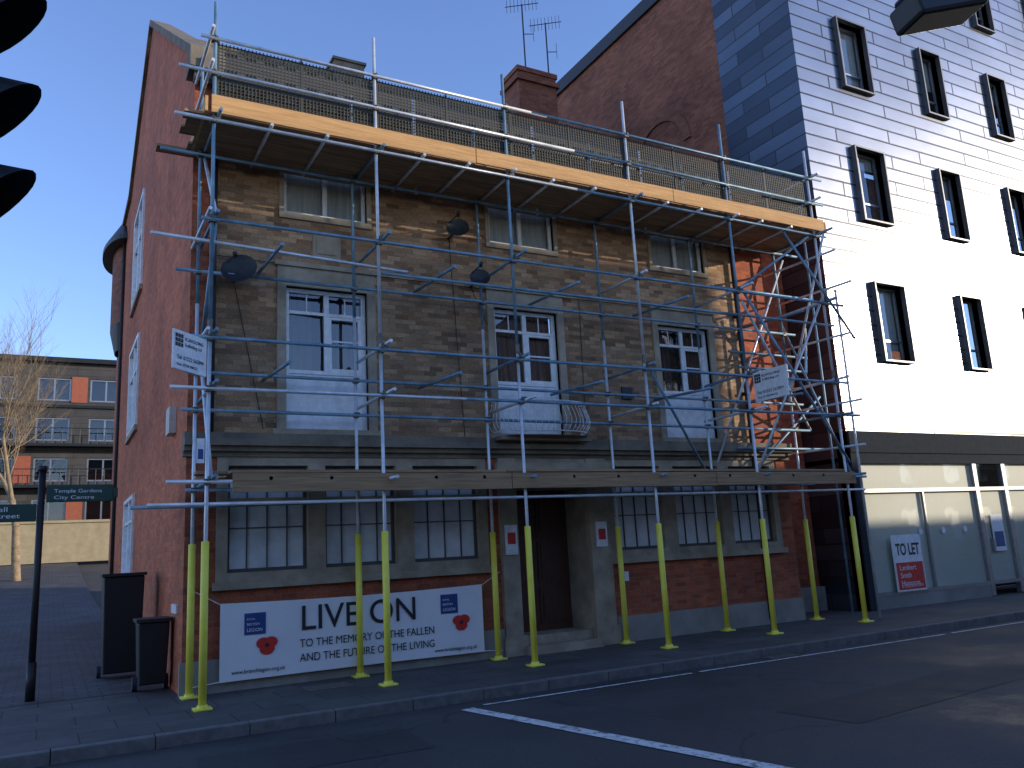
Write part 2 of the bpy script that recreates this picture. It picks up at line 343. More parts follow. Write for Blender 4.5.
while x<14.8:
    rd.tube((x,19.16,14.02),(x+.43,19.16,14.02+.004*random.random()),.11+.01*random.random(),10);x+=.45
rd.obj("ridge_tiles",M['stained'],BB)
dm=MB()
dm.box(5.9,6.7,18.9,19.5,13.6,14.33);dm.box(5.85,6.75,18.85,19.55,14.331,14.40);dm.obj("roof_vent_housing",M['stained'],BB)
gut=MB();gut.tube((1.6,WY-.17,8.72),(13.0,WY-.17,8.72),.06,12)
gut.tube((12.02,WY-.07,.1),(12.02,WY-.07,8.65),.04,10);gut.tube((1.9,WY-.06,3.45),(1.9,WY-.06,8.65),.04,10)
for z in(4.4,6.0,7.6):gut.box(11.96,12.08,WY-.12,WY,z,z+.05)
gut.tube((X-.05,25.2,.3),(X-.05,25.2,11.5),.045,10)
gut.obj("gutter_and_downpipes",M['darkmetal'],BB,True)
cb_=MB()
def cable(p0,p1,sag,n=14):
    p0=Vector(p0);p1=Vector(p1);q=[p0.lerp(p1,k/n)+Vector((0,0,-sag*math.sin(math.pi*k/n))) for k in range(n+1)];cb_.path(q,.007,5)
cable((2.2,WY-.03,5.6),(2.62,WY-.03,3.5),.0);cable((5.66,WY-.03,6.8),(5.8,WY-.03,3.45),.02);cable((1.95,WY-.04,6.02),(12.0,WY-.04,6.06),.06);cable((8.2,WY-.03,6.0),(8.15,WY-.03,3.45),.02);cable((6.03,WY-.03,6.0),(6.4,WY-.03,5.2),.05)
cb_.obj("facade_cables",M['black'],BB)
ch=MB();ch.box(11.35,12.65,18.8,19.7,13.2,15.35);ch.box(11.27,12.73,18.72,19.78,15.05,15.18);ch.box(11.31,12.69,18.76,19.74,15.351,15.5)
ch.obj("chimney_stack",M['oldred'],BB)
pot=MB()
for px in(11.6,12.0,12.4):pot.tube((px,19.25,15.5),(px,19.25,15.72),.12,12,.10)
pot.obj("chimney_pots",M['orange'],BB,True)
tb=MB();tr=MB();n=16;cx,cy=1.6,26.6
def tp_(a,rx,ry):return (cx+rx*math.cos(a),cy+ry*math.sin(a))
for k in range(n):
    a0=math.pi/2+math.pi*k/n;a1=math.pi/2+math.pi*(k+1)/n
    p0=tp_(a0,.26,1.1);p1=tp_(a1,.26,1.1);tb.quad((*p0,8.7),(*p1,8.7),(*p1,11.0),(*p0,11.0))
    q0=tp_(a0,.55,1.8);q1=tp_(a1,.55,1.8);b0=tp_(a0,.12,.5);b1=tp_(a1,.12,.5)
    tr.quad((*b0,8.0),(*b1,8.0),(*p1,8.7),(*p0,8.7))
    tr.quad((*q0,11.0),(*q1,11.0),(*q1,11.14),(*q0,11.14));tr.poly([(cx,cy,12.2),(*q0,11.14),(*q1,11.14)]);tr.quad((*p0,11.0),(*p1,11.0),(*q1,11.0),(*q0,11.0))
tb.obj("oriel_wall",M['oldred'],BB);tr.obj("oriel_roof",M['darkmetal'],BB)
red.obj("red_brick_walls",M['red'],BB);buff.obj("buff_brick_wall",M['buff'],BB)
stone.obj("stone_surrounds",M['stone'],BB);stained.obj("cornice",M['stained'],BB);plinth.obj("plinth",M['plinth'],BB)
bevel(white.obj("white_window_frames",M['white'],BB),.004);panelw.obj("white_door_panels",M['white'],BB)
white_dark.obj("ground_window_bars",M['bars'],BB);frost.obj("patterned_glazing",M['frost'],BB)
glass.obj("window_glass",M['glass'],BB);dark.obj("room_interior",M['dark'],BB);curt.obj("curtains",M['curtain'],BB);steel.obj("wall_vent",M['darkmetal'],BB)
nt_=MB();nt_.box(6.40,6.62,WY-.11,WY-.085,1.55,2.02);nt_.box(8.16,8.38,WY-.11,WY-.085,1.60,2.02);nt_.box(8.62,8.8,WY-.06,WY-.035,1.0,1.16)
nt_.obj("notice_boards",M['white'],BB)
n2=MB();n2.box(6.44,6.58,WY-.118,WY-.111,1.72,1.9);n2.box(8.2,8.34,WY-.118,WY-.111,1.72,1.9);n2.obj("notice_print",M['redink'],BB)
# ---------------- balcony
BL=empty("balcony_railing");b=MB()
def ring(t):
    a=math.pi*(1-t);return Vector((7.12+.85*math.cos(a),WY-.12-.48*abs(math.sin(a))**.6,0))
K=26;pts=[ring(k/K) for k in range(K+1)]
b.path([p+Vector((0,0,4.0)) for p in pts],.013);b.path([p+Vector((0,0,3.50)) for p in pts],.010)
for k in range(0,K+1):
    p=pts[k];c=Vector((7.12,WY-.1,0));d=(p-c);d.z=0;d.normalize()
    q=[p+d*(.09*math.sin(math.pi*u)**1.0*(1-u)*1.6)+Vector((0,0,3.5+.5*u)) for u in(0,.2,.4,.6,.8,1)]
    b.path(q,.0055,6)
b.obj("railing",M['white'],BL,True)
bs=MB();bs.poly([(p.x,p.y-.03,3.425) for p in pts]);bs.box(6.25,7.99,WY-.42,WY-.22,3.36,3.424);bs.obj("balcony_slab",M['stained'],BL)
def dish(x,z,r,tilt):
    E=empty("satellite_dish");m=MB();c=Vector((x,WY-.38,z));ax=Vector((-.35,-.85,.35)).normalized();u=ax.orthogonal().normalized();w=ax.cross(u)
    R=5;S_=20
    P=[[c+ax*(.12*(i/R)**2*r/.3-.06)+(u*math.cos(2*math.pi*j/S_)+w*math.sin(2*math.pi*j/S_))*r*i/R for j in range(S_)] for i in range(R+1)]
    for i in range(R):
        for j in range(S_):m.quad(P[i][j],P[i+1][j],P[i+1][(j+1)%S_],P[i][(j+1)%S_])
    m.tube(c-ax*.05,(x,WY,z-.05),.02);m.tube(c-w*r*.9,c+ax*.32,.01);m.tube(c+ax*.28,c+ax*.36,.03)
    m.obj("dish",M['darkmetal'],E)
dish(2.2,5.72,.25,0);dish(5.66,6.86,.19,0);dish(6.03,6.05,.17,0)
def aerial(x,y,z0,z1,yl):
    E=empty("tv_aerial");m=MB();m.tube((x,y,z0),(x,y,z1),.022)
    m.tube((x-.5,y+.15,z1-.15),(x+.5,y-.15,z1+.1),.012)
    for k in range(9):
        t=-.45+k*.11;m.tube((x+t,y-.3*t,z1-.02+.25*t-.22),(x+t,y-.3*t,z1-.02+.25*t+.22),.007,6)
    m.tube((x,y,z1-1.0),(x+.35,y,z1-.9),.012);m.tube((x+.35,y,z1-1.15),(x+.35,y,z1-.6),.007)
    m.obj("mast",M['darkmetal'],E)
aerial(11.75,19.0,15.0,17.75,0);aerial(12.75,19.3,15.0,17.6,0)
# ================================================================== SCAFFOLD
SC=empty("scaffolding")
PX=[1.66,3.93,6.12,8.53,10.80,13.08];YF=10.65;YI=11.72
galv=MB();blue=MB();cpl=MB();yel=MB()
def cup(x,y,z):
    cpl.box(x-.04,x+.04,y-.045,y+.045,z-.035,z+.035,None);cpl.tube((x,y-.075,z+.02),(x,y+.075,z+.02),.012,6)
tops=[9.2,9.28,9.22,9.3,9.35,9.25]
PXI=[]
for i,x in enumerate(PX):
    lx=random.uniform(-.02,.02)
    galv.tube((x,YF,.02),(x+lx,YF,4.6),.0245,12);(galv if i%2 else blue).tube((x+lx,YF,4.62),(x+lx,YF,tops[i]),.0245,12);cpl.tube((x+lx,YF,4.54),(x+lx,YF,4.68),.034,10)
    xi=x+random.uniform(-.03,.03)-(.03 if i else .0);PXI.append(xi)
    galv.tube((xi,YI,.02),(xi,YI,5.2),.0245,12);blue.tube((xi,YI,5.2),(xi,YI,random.choice([8.9,9.0,8.6])),.0245,12)
    for (a,y) in((x,YF),(xi,YI)):
        yel.tube((a,y,.05),(a,y,1.93+random.uniform(-.04,.04)),.046,16);yel.tube((a,y,.0),(a,y,.06),.06,16);yel.box(a-.10,a+.10,y-.10,y+.10,.002,.028)
LF=[8.62,8.12,7.42,6.03,4.45,3.78,2.62]
LI=[7.42,5.66,4.22,3.70,2.62]
for z in LF:
    z0=z+random.uniform(-.02,.02);z1=z+random.uniform(-.03,.03)
    m=blue if z in(6.03,4.45) else galv
    split=random.choice([6.9,7.7,5.5])
    f=lambda x:z0+(z1-z0)*(x-1.2)/12.5
    xl=1.66-random.uniform(.12,.5);xr=13.08+random.uniform(.2,.55)
    m.tube((xl,YF-.05,f(xl)),(split,YF-.05,f(split)),.0245,12);blue.tube((split-.3,YF-.051,f(split)),(xr,YF-.051,f(xr)),.0242,12)
    for x in PX:cup(x,YF-.025,f(x))
for z in LI:
    xl=1.66-random.uniform(.1,.6);xr=13.08+random.uniform(.2,.7);dz=random.uniform(-.03,.03)
    blue.tube((xl,YI-.05,z),(xr,YI-.05,z+dz),.0245,12)
    for x in PXI:cup(x,YI-.025,z)
galv.tube((.95,YF+.08,5.78),(4.4,YF+.08,5.66),.0245,12);blue.tube((4.0,YF+.08,5.60),(13.4,YF+.08,5.62),.0245,12)
blue.tube((.9,YI-.12,2.40),(3.4,YI-.12,2.42),.0245);galv.tube((1.0,YF,2.36),(13.6,YF+.05,2.40),.022)
for z in(7.47,6.08,4.5,3.83,2.66):
    for i,x in enumerate(PX):
        e=random.uniform(.15,.4)
        (blue if random.random()<.7 else galv).tube((x+.06,YF-e,z+random.uniform(-.02,.02)),(x+.06,WY-.06,z+random.uniform(-.02,.03)),.0245,10)
        cup(x+.05,YF-.02,z)
    if z>7 or z<3:
        for i in range(5):
            for t in(.33,.67):
                x=PX[i]*(1-t)+PX[i+1]*t;galv.tube((x,YF-.12,z),(x,WY-.08,z),.0245,10)
for z in(6.08,4.5):
    for i in range(5):
        x=(PX[i]+PX[i+1])/2+random.uniform(-.3,.3);blue.tube((x,YF-.3,z-.38),(x,WY-.06,z-.30),.0245,10)
for x in(5.0,7.3,9.7,12.0):galv.tube((x,YI,7.4),(x,YI,9.1),.0245)
for z in(8.62,8.12,4.45,6.03):
    galv.tube((PX[0]-.05,YF-.25,z+.05),(PX[0]-.05,YI+.2,z+.05),.0245);galv.tube((PX[5]+.05,YF-.25,z+.05),(PX[5]+.05,YI+.2,z+.05),.0245)
blue.tube((13.75,WY-.5,.02),(13.75,WY-.5,8.4),.0245);galv.tube((13.6,YF+.1,.02),(13.6,YF+.1,6.4),.0245)
D=[((10.85,YF+.05,2.7),(13.15,YF+.05,6.2)),((13.2,YF-.02,2.9),(10.9,YF-.02,6.1)),((10.9,YI,3.0),(13.3,YI,7.3)),((13.15,YF-.1,2.6),(13.15,YI+.1,5.9)),((13.1,YI+.1,4.3),(13.1,YF-.2,7.4)),
   ((10.9,YF,6.1),(12.9,YF,7.4)),((12.0,YF-.3,4.5),(13.9,WY-.1,5.9)),((11.6,YI,2.7),(13.9,YI,4.4)),((11.0,YF+.1,5.9),(13.5,YI,3.7)),((12.2,YF,7.4),(13.6,YF-.2,5.3)),
   ((1.72,YF+.05,2.7),(1.72,YI-.05,4.4)),((1.72,YI,4.5),(1.72,YF,6.0)),((1.72,YF,6.1),(1.72,YI,7.4)),((8.6,YF,4.5),(10.7,YI,2.7))]
for k,(a,b2) in enumerate(D):(blue if k%2 else galv).tube(a,b2,.0245,12)
for z in(3.3,4.9,5.2,6.5):
    blue.tube((10.9+random.random(),YI-.03,z),(13.5+random.random()*.5,YI-.03,z),.0245,10)
for z in(3.2,4.05,5.35,6.4,7.0):
    galv.tube((13.3+.2*math.sin(z*7),YF-.4,z),(13.3+.2*math.sin(z*7),WY+.2,z+.05),.0245,10)
galv.obj("galvanised_tubes",M['galv'],SC,True);blue.obj("blue_tubes",M['blue'],SC,True);cpl.obj("couplers",M['coupler'],SC);yel.obj("yellow_sleeves",M['yellow'],SC,True)
pb=MB()
def boards(mb,z,x0,x1,ys):
    for yb in ys:
        x=x0+random.uniform(0,.5)-.4
        while x<x1-.2:
            L=min(3.9,x1-x);dz=random.uniform(0,.012)
            mb.box(x,x+L-.01,yb,yb+.215,z+dz,z+dz+.038);x+=L
boards(pb,7.50,1.45,13.3,[10.67+.222*k for k in range(6)])
boards(pb,2.74,1.9,13.2,[10.67+.222*k for k in range(5)])
bevel(pb.obj("platform_boards",M['timberold'],SC),.004)
tb2=MB();x=1.62
for L in(3.9,3.9,3.85):
    tb2.box(x,x+L-.012,YF-.12,YF-.082,7.50+random.uniform(-.012,.012),7.745);x+=L
tb2.box(PX[0]-.12,PX[0]-.082,YF-.1,YI+.2,7.50,7.72);tb2.box(13.30,13.34,YF-.1,YI+.2,7.50,7.72)
bevel(tb2.obj("upper_toe_boards",M['timber'],SC),.004)
lb=MB();x=1.95
for L in(3.9,3.9,3.45):
    lb.box(x,x+L-.012,YF-.12,YF-.082,2.50+random.uniform(-.012,.012),2.72);x+=L
bevel(lb.obj("lower_fascia_boards",M['timberold'],SC),.004)
ms=MB();t=.0075
x=1.72
while x<13.0:
    ms.box(x-t,x+t,YF+.03,YF+.036,7.74,8.62);x+=.05
z=7.74
while z<8.63:
    ms.box(1.7,13.05,YF+.037,YF+.043,z-t,z+t);z+=.05
for k in range(10):
    xa=1.72+k*1.13
    for zz2 in(7.95,8.2,8.45):
        for q in range(4):
            ms.box(xa+.08+q*.27,xa+.25+q*.27,YF+.044,YF+.050,zz2-.012,zz2+.05)
    ms.box(xa-.012,xa+.012,YF+.025,YF+.05,7.7,8.66)
ms.obj("brick_guard_mesh",M['mesh'],SC)
# ================================================================== text helper
def text(body,mat,parent,loc,size,width=None,rotz=0,bold=0,align='LEFT',name="lettering"):
    cu=bpy.data.curves.new(name,"FONT");cu.body=body;cu.size=size;cu.offset=bold;cu.align_x=align;cu.extrude=.0008
    o=bpy.data.objects.new(name,cu);COL.objects.link(o);o.rotation_euler=(math.pi/2,0,rotz);o.location=loc;cu.materials.append(mat)
    bpy.context.view_layer.update()
    if width:
        o.scale=(width/max(o.dimensions.x,1e-3),1,1)
    o.parent=parent;return o
BN=empty("banner");bm=MB();y0=WY-.13
nx,nz=60,10
def bn(u,v):
    x=2.05+3.88*u;z=.13+1.0*v+ .03*math.sin(u*math.pi)*(-1 if v>.5 else .3)
    return (x,y0-.006*math.sin(u*17)*(1-abs(v-.5)),z)
for i in range(nx):
    for j in range(nz):
        bm.quad(bn(i/nx,j/nz),bn((i+1)/nx,j/nz),bn((i+1)/nx,(j+1)/nz),bn(i/nx,(j+1)/nz))
bm.obj("vinyl_sheet",M['banner'],BN)
yt=y0-.012
text("LIVE ON",M['ink'],BN,(3.10,yt,.70),.47,1.68,bold=.002)
text("TO THE MEMORY OF THE FALLEN",M['ink'],BN,(3.10,yt,.475),.15,2.0)
text("AND THE FUTURE OF THE LIVING",M['ink'],BN,(3.10,yt,.285),.15,2.0)
text("www.branchlegion.org.uk",M['ink'],BN,(2.2,yt,.215),.075,.7)
text("www.britishlegion.org.uk",M['ink'],BN,(5.1,yt,.2),.075,.7)
def poppy(x,z,r):
    m=MB()
    for dx,dz,rr in((-.35,.2,.62),(.35,.25,.6),(0,-.35,.65)):
        m.poly([(x+r*(dx+rr*math.cos(a*math.pi/10)*1.1),yt-.003-.001*dx,z+r*(dz+rr*math.sin(a*math.pi/10)*.85)) for a in range(20)])
    m.obj("poppy_petals",M['redink'],BN)
    m=MB();m.poly([(x+r*.2*math.cos(a*math.pi/6),yt-.008,z+r*.2*math.sin(a*math.pi/6)) for a in range(12)]);m.obj("poppy_centre",M['ink'],BN)
for x,z in((2.36,.70),(5.22,.74)):
    m=MB();m.box(x,x+.28,yt-.004,yt+.004,z,z+.28);m.obj("blue_logo",M['navy'],BN)
    text("LEGION",M['white'],BN,(x+.03,yt-.007,z+.04),.06,.20);text("BRITISH",M['white'],BN,(x+.03,yt-.007,z+.12),.045,.16);text("ROYAL",M['white'],BN,(x+.03,yt-.007,z+.19),.035,.11)
poppy(2.66,.55,.14);poppy(5.55,.60,.14)
rp=MB()
for (a,b3) in(((2.05,y0,1.12),(1.75,WY-.02,1.3)),((5.93,y0,1.12),(6.3,WY-.05,1.3)),((2.05,y0,.14),(1.7,WY-.05,.1)),((5.93,y0,.14),(6.3,WY-.05,.1))):rp.tube(a,b3,.006,6)
rp.obj("ropes",M['white'],BN)
def ssign(p0,p1,z0,z1):
    E=empty("scaffold_sign");p0=Vector(p0);p1=Vector(p1);d=p1-p0;L=d.length;a=math.atan2(d.y,d.x)
    T=Matrix.Translation(p0)@Matrix.Rotation(a,4,'Z')
    m=MB();m.box(0,L,-.012,.012,z0,z1,T);bevel(m.obj("board",M['white'],E),.004)
    m=MB()
    for i in range(3):
        for j in range(3):
            m.box(.03+i*.05,.07+i*.05,-.0165,-.013,z1-.20+j*.055,z1-.155+j*.055,T)
    m.obj("logo_squares",M['ink'],E)
    def tp(u,z):return tuple(T@Vector((u,-.016,z)))
    text("SCAFFOLDING",M['ink'],E,tp(.20,z1-.11),.06,L*.55,rotz=a);text("Scaffolding Ltd",M['ink'],E,tp(.20,z1-.18),.06,L*.5,rotz=a)
    text("Tel: 01522 567899",M['ink'],E,tp(.06,z0+.13),.07,L*.8,rotz=a);text("Mob: 07700 900123",M['ink'],E,tp(.06,z0+.05),.05,L*.6,rotz=a)
ssign((1.18,10.17,0),(1.62,10.61,0),3.92,4.40)
ssign((10.87,10.55,0),(10.89,9.80,0),3.95,4.48)
sm=MB();sm.box(1.53,1.62,YF-.08,YF-.06,2.85,3.15);sgn=empty("inspection_tag");sm.obj("tag",M['white'],sgn)
sm=MB();sm.box(1.545,1.605,YF-.085,YF-.081,2.9,3.02);sm.obj("tag_print",M['navy'],sgn)
# ================================================================== MODERN BUILDING
MBD=empty("modern_apartment_building")
cl=MB();fr_=MB();gl=MB();dk=MB();XM=14.87;XE=46
holes=[]
cols=[16.92,20.02,23.0,26.1,29.2,32.3,35.4,38.5,41.6]
rows=[5.40,8.80,12.25,15.65]
for r_,z in enumerate(rows):
    for ci,c in enumerate(cols):
        hw=.5 if ci%3==0 else .40
        holes.append((c-hw,c+hw,z,z+1.82))
wall_holes(cl,XM,XE,3.75,20.5,WY,holes,.25)
for (a,b_,c,d) in holes:
    p=.12
    fr_.box(a-.04,a,WY-p,WY+.22,c-.04,d+.04);fr_.box(b_,b_+.04,WY-p,WY+.22,c-.04,d+.04);fr_.box(a,b_,WY-p,WY+.22,d,d+.04);fr_.box(a,b_,WY-p,WY+.22,c-.04,c)
    y=WY+.14
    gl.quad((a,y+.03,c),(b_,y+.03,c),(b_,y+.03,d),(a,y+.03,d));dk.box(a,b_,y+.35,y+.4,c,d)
wf=MB();bl=MB()
for (a,b_,c,d) in holes:
    y=WY+.14
    wf.box(a,a+.05,y,y+.06,c,d);wf.box(b_-.05,b_,y,y+.06,c,d);wf.box(a+.05,b_-.05,y,y+.06,c,c+.05);wf.box(a+.05,b_-.05,y,y+.06,d-.05,d)
    wf.box(a+.32,a+.38,y+.002,y+.06,c+.05,d-.05);wf.box(a+.38,b_-.05,y+.004,y+.055,c+.5,c+.55)
    q=random.choice([0,.35,.6,.9,1.5]);
    if q:bl.quad((a,y+.1,d-q),(b_,y+.1,d-q),(b_,y+.1,d),(a,y+.1,d))
wf.obj("window_frames",M['alu'],MBD);fr_.obj("box_window_surrounds",M['bronze'],MBD);gl.obj("window_glass",M['glass'],MBD);bl.obj("roller_blinds",M['blind_reflect'],MBD)
cl.obj("silver_cladding_front",M['clad'],MBD)
sd=MB();sd.quad((XM,14.4,0),(XM,WY,0),(XM,WY,20.5),(XM,14.4,20.5));sd.quad((XM,14.4,17.2),(XM,14.4,20.5),(XE,14.4,20.5),(XE,14.4,17.2));sd.obj("dimmed_cladding_side",M['cladside'],MBD)
ob=MB();ob.quad((XM+.02,14.4,0),(XM+.02,14.4,17.1),(XM+.02,22.3,17.1),(XM+.02,22.3,0));ob.quad((XM+.02,22.3,0),(XM+.02,22.3,17.1),(32,22.3,17.1),(32,22.3,0))
ob.obj("rear_brick_wall",M['oldred'],MBD)
oc=MB();oc.box(XM-.08,XM+.3,14.42,22.4,17.1,17.28);oc.box(XM-.02,XM+.5,14.42,22.3,17.28,17.6);oc.quad((XM,14.4,20.5),(XM,WY,20.5),(XE,WY,20.5),(XE,14.4,20.5));oc.quad((XM+.2,14.4,17.3),(XM+.2,22.3,17.3),(32,22.3,17.3),(32,14.4,17.3))
oc.obj("parapet_coping",M['darkmetal'],MBD)
ar=MB();cy_,cz_=17.0,12.45
for k in range(14):
    a0=math.pi*k/14;a1=math.pi*(k+1)/14
    P=lambda a,r,dx:(XM-dx,cy_+r*math.cos(a),cz_+r*math.sin(a))
    ar.quad(P(a0,1.0,.03),P(a1,1.0,.03),P(a1,1.3,.03),P(a0,1.3,.03));ar.quad(P(a0,1.3,.03),P(a1,1.3,.03),P(a1,1.3,-.02),P(a0,1.3,-.02))
ar.obj("brick_arch",M['oldred'],MBD)
sf=MB();film=MB();sg=MB()
sf.box(XM,XE,WY-.06,WY+.3,3.28,3.745);sf.box(XM-.0,15.08,WY-.04,WY+.3,0,3.279)
fascia2=MB();fascia2.box(XM,XE,WY-.03,WY+.25,3.05,3.278)
fascia2.obj("shopfront_soffit",M['fascia'],MBD)
bays=[15.08,19.15,20.3,21.9,25.5,29,33,37,41,45]
al=MB();sr=MB()
for k,(a,b_) in enumerate(zip(bays,bays[1:])):
    al.box(a,a+.07,WY-.02,WY+.10,.02,3.049);al.box(b_-.07,b_-.001,WY-.02,WY+.10,.02,3.049)
    al.box(a+.07,b_-.07,WY-.015,WY+.10,2.42,2.50);al.box(a+.07,b_-.07,WY-.015,WY+.10,.26,.34)
    if k==1:
        al.box(a+.3,a+.36,WY-.01,WY+.08,1.0,1.3)
    else:sr.box(a+.07,b_-.07,WY-.01,WY+.09,.0,.259)
    if k==0:al.box(17.1,17.15,WY-.012,WY+.05,.34,2.42)
    sg.quad((a,WY+.03,.3),(b_,WY+.03,.3),(b_,WY+.03,3.05),(a,WY+.03,3.05))
    if k!=3:film.quad((a+.03,WY+.07,.3),(b_-.03,WY+.07,.3),(b_-.03,WY+.07,2.43 if k==1 else 3.05),(a+.03,WY+.07,2.43 if k==1 else 3.05))
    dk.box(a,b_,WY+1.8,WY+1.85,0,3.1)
dk.obj("room_interior",M['dark'],MBD);film.obj("whitewashed_window",M['film'],MBD)
sg.obj("shop_glass",M['sglass'],MBD)
sf.obj("shop_fascia",M['fascia'],MBD);al.obj("shop_frames",M['alu'],MBD);sr.obj("stall_riser",M['concrete'],MBD)
fd=MB();fd.box(XM,XE,WY+.31,WY+3.0,3.1,3.2);fd.box(XM,XE,WY,WY+3,-.1,-.02);fd.obj("shop_ceiling",M['concrete'],MBD)
dots=MB()
for x in(16.9,17.7,18.5):
    dots.poly([(x+.07*math.cos(a*math.pi/8),WY+.022,1.55+.07*math.sin(a*math.pi/8)) for a in range(16)])
dots.obj("glass_manifestation_dots",M['white'],MBD)
po=empty("window_poster");m=MB();m.box(19.5,19.95,WY-.0,WY+.01,1.0,1.85);m.obj("sheet",M['white'],po);m=MB();m.box(19.55,19.9,WY-.006,WY-.001,1.1,1.45);m.obj("picture",M['navy'],po)
TL=empty("to_let_sign");m=MB();m.box(15.75,16.70,WY-.07,WY-.045,.32,1.50);m.obj("board",M['white'],TL)
m=MB();m.box(15.79,16.66,WY-.078,WY-.071,.36,.92);m.obj("red_panel",M['redink'],TL)
text("TO LET",M['ink'],TL,(15.84,WY-.075,1.08),.34,.78,bold=.008)
text("Lambert\nSmith\nHampton",M['white'],TL,(15.87,WY-.082,.76),.16,.6);text("01522 543 891",M['white'],TL,(15.87,WY-.082,.40),.09,.7)
# ================================================================== GROUND
def h(y):return 0 if y<=13 else 2.7*min(1,(y-13)/47)**1.8
g=MB();ys=[-300,-50,0,9,13]+[13+47*k/16 for k in range(1,17)]+[120,400,900]
for a,b_ in zip(ys,ys[1:]):
    g.quad((-500,a,h(a)-.17),(700,a,h(a)-.17),(700,b_,h(b_)-.17),(-500,b_,h(b_)-.17))
g.obj("ground",M['ground'])
r=MB();r.quad((-150,1.6,-.12),(250,1.6,-.12),(250,9.42,-.12),(-150,9.42,-.12));r.obj("road",M['asphalt'])
r=MB();r.quad((6.6,5.6,-.1165),(14.5,6.4,-.1165),(14.4,7.3,-.1165),(6.5,6.5,-.1165));r.quad((1.2,7.6,-.1165),(3.2,7.5,-.1165),(3.3,8.6,-.1165),(1.3,8.7,-.1165));r.obj("road_repair_patch",M['asphalt2'])
p=MB();p.quad((-150,9.55,0),(250,9.55,0),(250,13.0,0),(-150,13.0,0));p.obj("pavement",M['paving'])
p=MB();p.box(-150,250,-4.2,1.47,-.16,0);p.obj("pavement",M['paving'])
k_=MB()
for (ya,yb) in((9.42,9.55),(1.47,1.60)):
    x=-40
    while x<70:
        k_.box(x,x+.905,ya,yb,-.16,.002+random.uniform(0,.004));x+=.912
bevel(k_.obj("kerb",M['kerb']),.012)
al2=MB()
for k in range(16):
    a=13+45*k/16;b_=13+45*(k+1)/16
    al2.quad((-60,a,h(a)+.004),(1.62,a,h(a)+.004),(1.62,b_,h(b_)+.004),(-60,b_,h(b_)+.004))
al2.obj("alley_path",M['alley'])
rm=MB();z=-.112
def line(p0,p1,w):
    p0=Vector((*p0,z));p1=Vector((*p1,z));d=(p1-p0).normalized();n_=Vector((-d.y,d.x,0))*w/2
    rm.quad(p0-n_,p1-n_,p1+n_,p0+n_)
line((4.25,9.0),(4.98,4.6),.17);line((4.98,4.6),(5.25,3.0),.17)
rm.obj("road_marking",M['paint'])
rm=MB();
for a,b_ in((4.5,7.6),(7.75,13.0),(13.2,40)):line((a,9.08),(b_,9.06),.06)
rm.obj("road_marking",M['paint'])
mh=MB();mh.box(9.2,9.75,9.15,9.41,-.118,-.108);mh.box(3.0,3.6,11.0,11.45,.001,.006);mh.obj("drain_cover",M['coupler'])
# ================================================================== LEFT SIDE
FP=empty("fingerpost_sign");m=MB();px,py=-.10,13.3
m.tube((px,py,0),(px,py,3.05),.045,14);m.tube((px,py,3.05),(px,py,3.12),.06,12);m.tube((px,py,0),(px,py,.5),.06,14)
m.obj("post",M['black'],FP,True)
m=MB();m.box(px+.06,px+.90,py-.02,py+.02,2.62,2.86);m.box(px-.95,px-.05,py-.02,py+.02,2.36,2.60)
m.box(px+.90,px+.96,py-.018,py+.018,2.67,2.81);bevel(m.obj("blades",M['green'],FP),.01)
text("Temple Gardens",M['white'],FP,(px+.15,py-.024,2.75),.07,.6);text("City Centre",M['white'],FP,(px+.15,py-.024,2.66),.07,.5)
text("Guildhall\nHigh Street",M['white'],FP,(px-.85,py-.024,2.50),.09,.6)
def bin_(x,y,w,d,hh,nm):
    E=empty(nm);m=MB()
    P=[(x+.03,y+.03,.10),(x+w-.03,y+.03,.10),(x+w-.03,y+d-.03,.10),(x+.03,y+d-.03,.10),(x,y,hh),(x+w,y,hh),(x+w,y+d,hh),(x,y+d,hh)]
    m.v+=P;m.f+=[(0,3,2,1),(4,5,6,7),(0,1,5,4),(1,2,6,5),(2,3,7,6),(3,0,4,7)]
    bevel(m.obj("body",M['black'],E),.02)
    m=MB();m.box(x-.03,x+w+.03,y-.04,y+d+.03,hh,hh+.05);m.tube((x,y+d,hh-.03),(x+w,y+d,hh-.03),.02);bevel(m.obj("lid",M['black'],E),.015)
    m=MB();m.tube((x-.03,y+d-.1,.10),(x+.03,y+d-.1,.10),.10,16);m.tube((x+w-.03,y+d-.1,.10),(x+w+.03,y+d-.1,.10),.10,16);m.obj("wheels",M['darkmetal'],E)
bin_(.80,14.6,.58,.6,1.55,"wheelie_bin");bin_(1.14,12.7,.40,.45,.92,"wheelie_bin")
ub=empty("meter_box");m=MB();m.box(1.50,1.598,13.1,13.5,3.6,4.0);m.obj("box",M['cream'],ub)
m=MB();m.box(1.57,1.598,12.4,12.9,1.02,1.14);m.obj("street_name_plate",M['white'],ub)
BG=empty("background_apartment_block");m=MB();Y=60
hs=[]
for fl in range(4):
    z0=4.9+fl*2.6
    for k in range(10):
        xa=-22+k*3.0;hs.append((xa,xa+1.9,z0,z0+1.5))
wall_holes(m,-24,9,2.5,15.2,Y,hs,.3);m.quad((9,Y,2.5),(9,Y+12,2.5),(9,Y+12,15.2),(9,Y,15.2));m.quad((-24,Y,2.5),(-24,Y+12,2.5),(-24,Y+12,15.2),(-24,Y,15.2));m.obj("walls",M['greyclad'],BG)
m=MB();m.box(-24.3,9.3,Y-.4,Y+12,15.2,15.5)
for fl in range(4):m.box(-24.2,9.2,Y-.9 if fl in(1,2) else Y-.15,Y+.02,4.45+fl*2.6,4.62+fl*2.6)
m.obj("slabs_and_roof",M['fascia'],BG)
m=MB();dk2=MB();o2=MB();w2=MB()
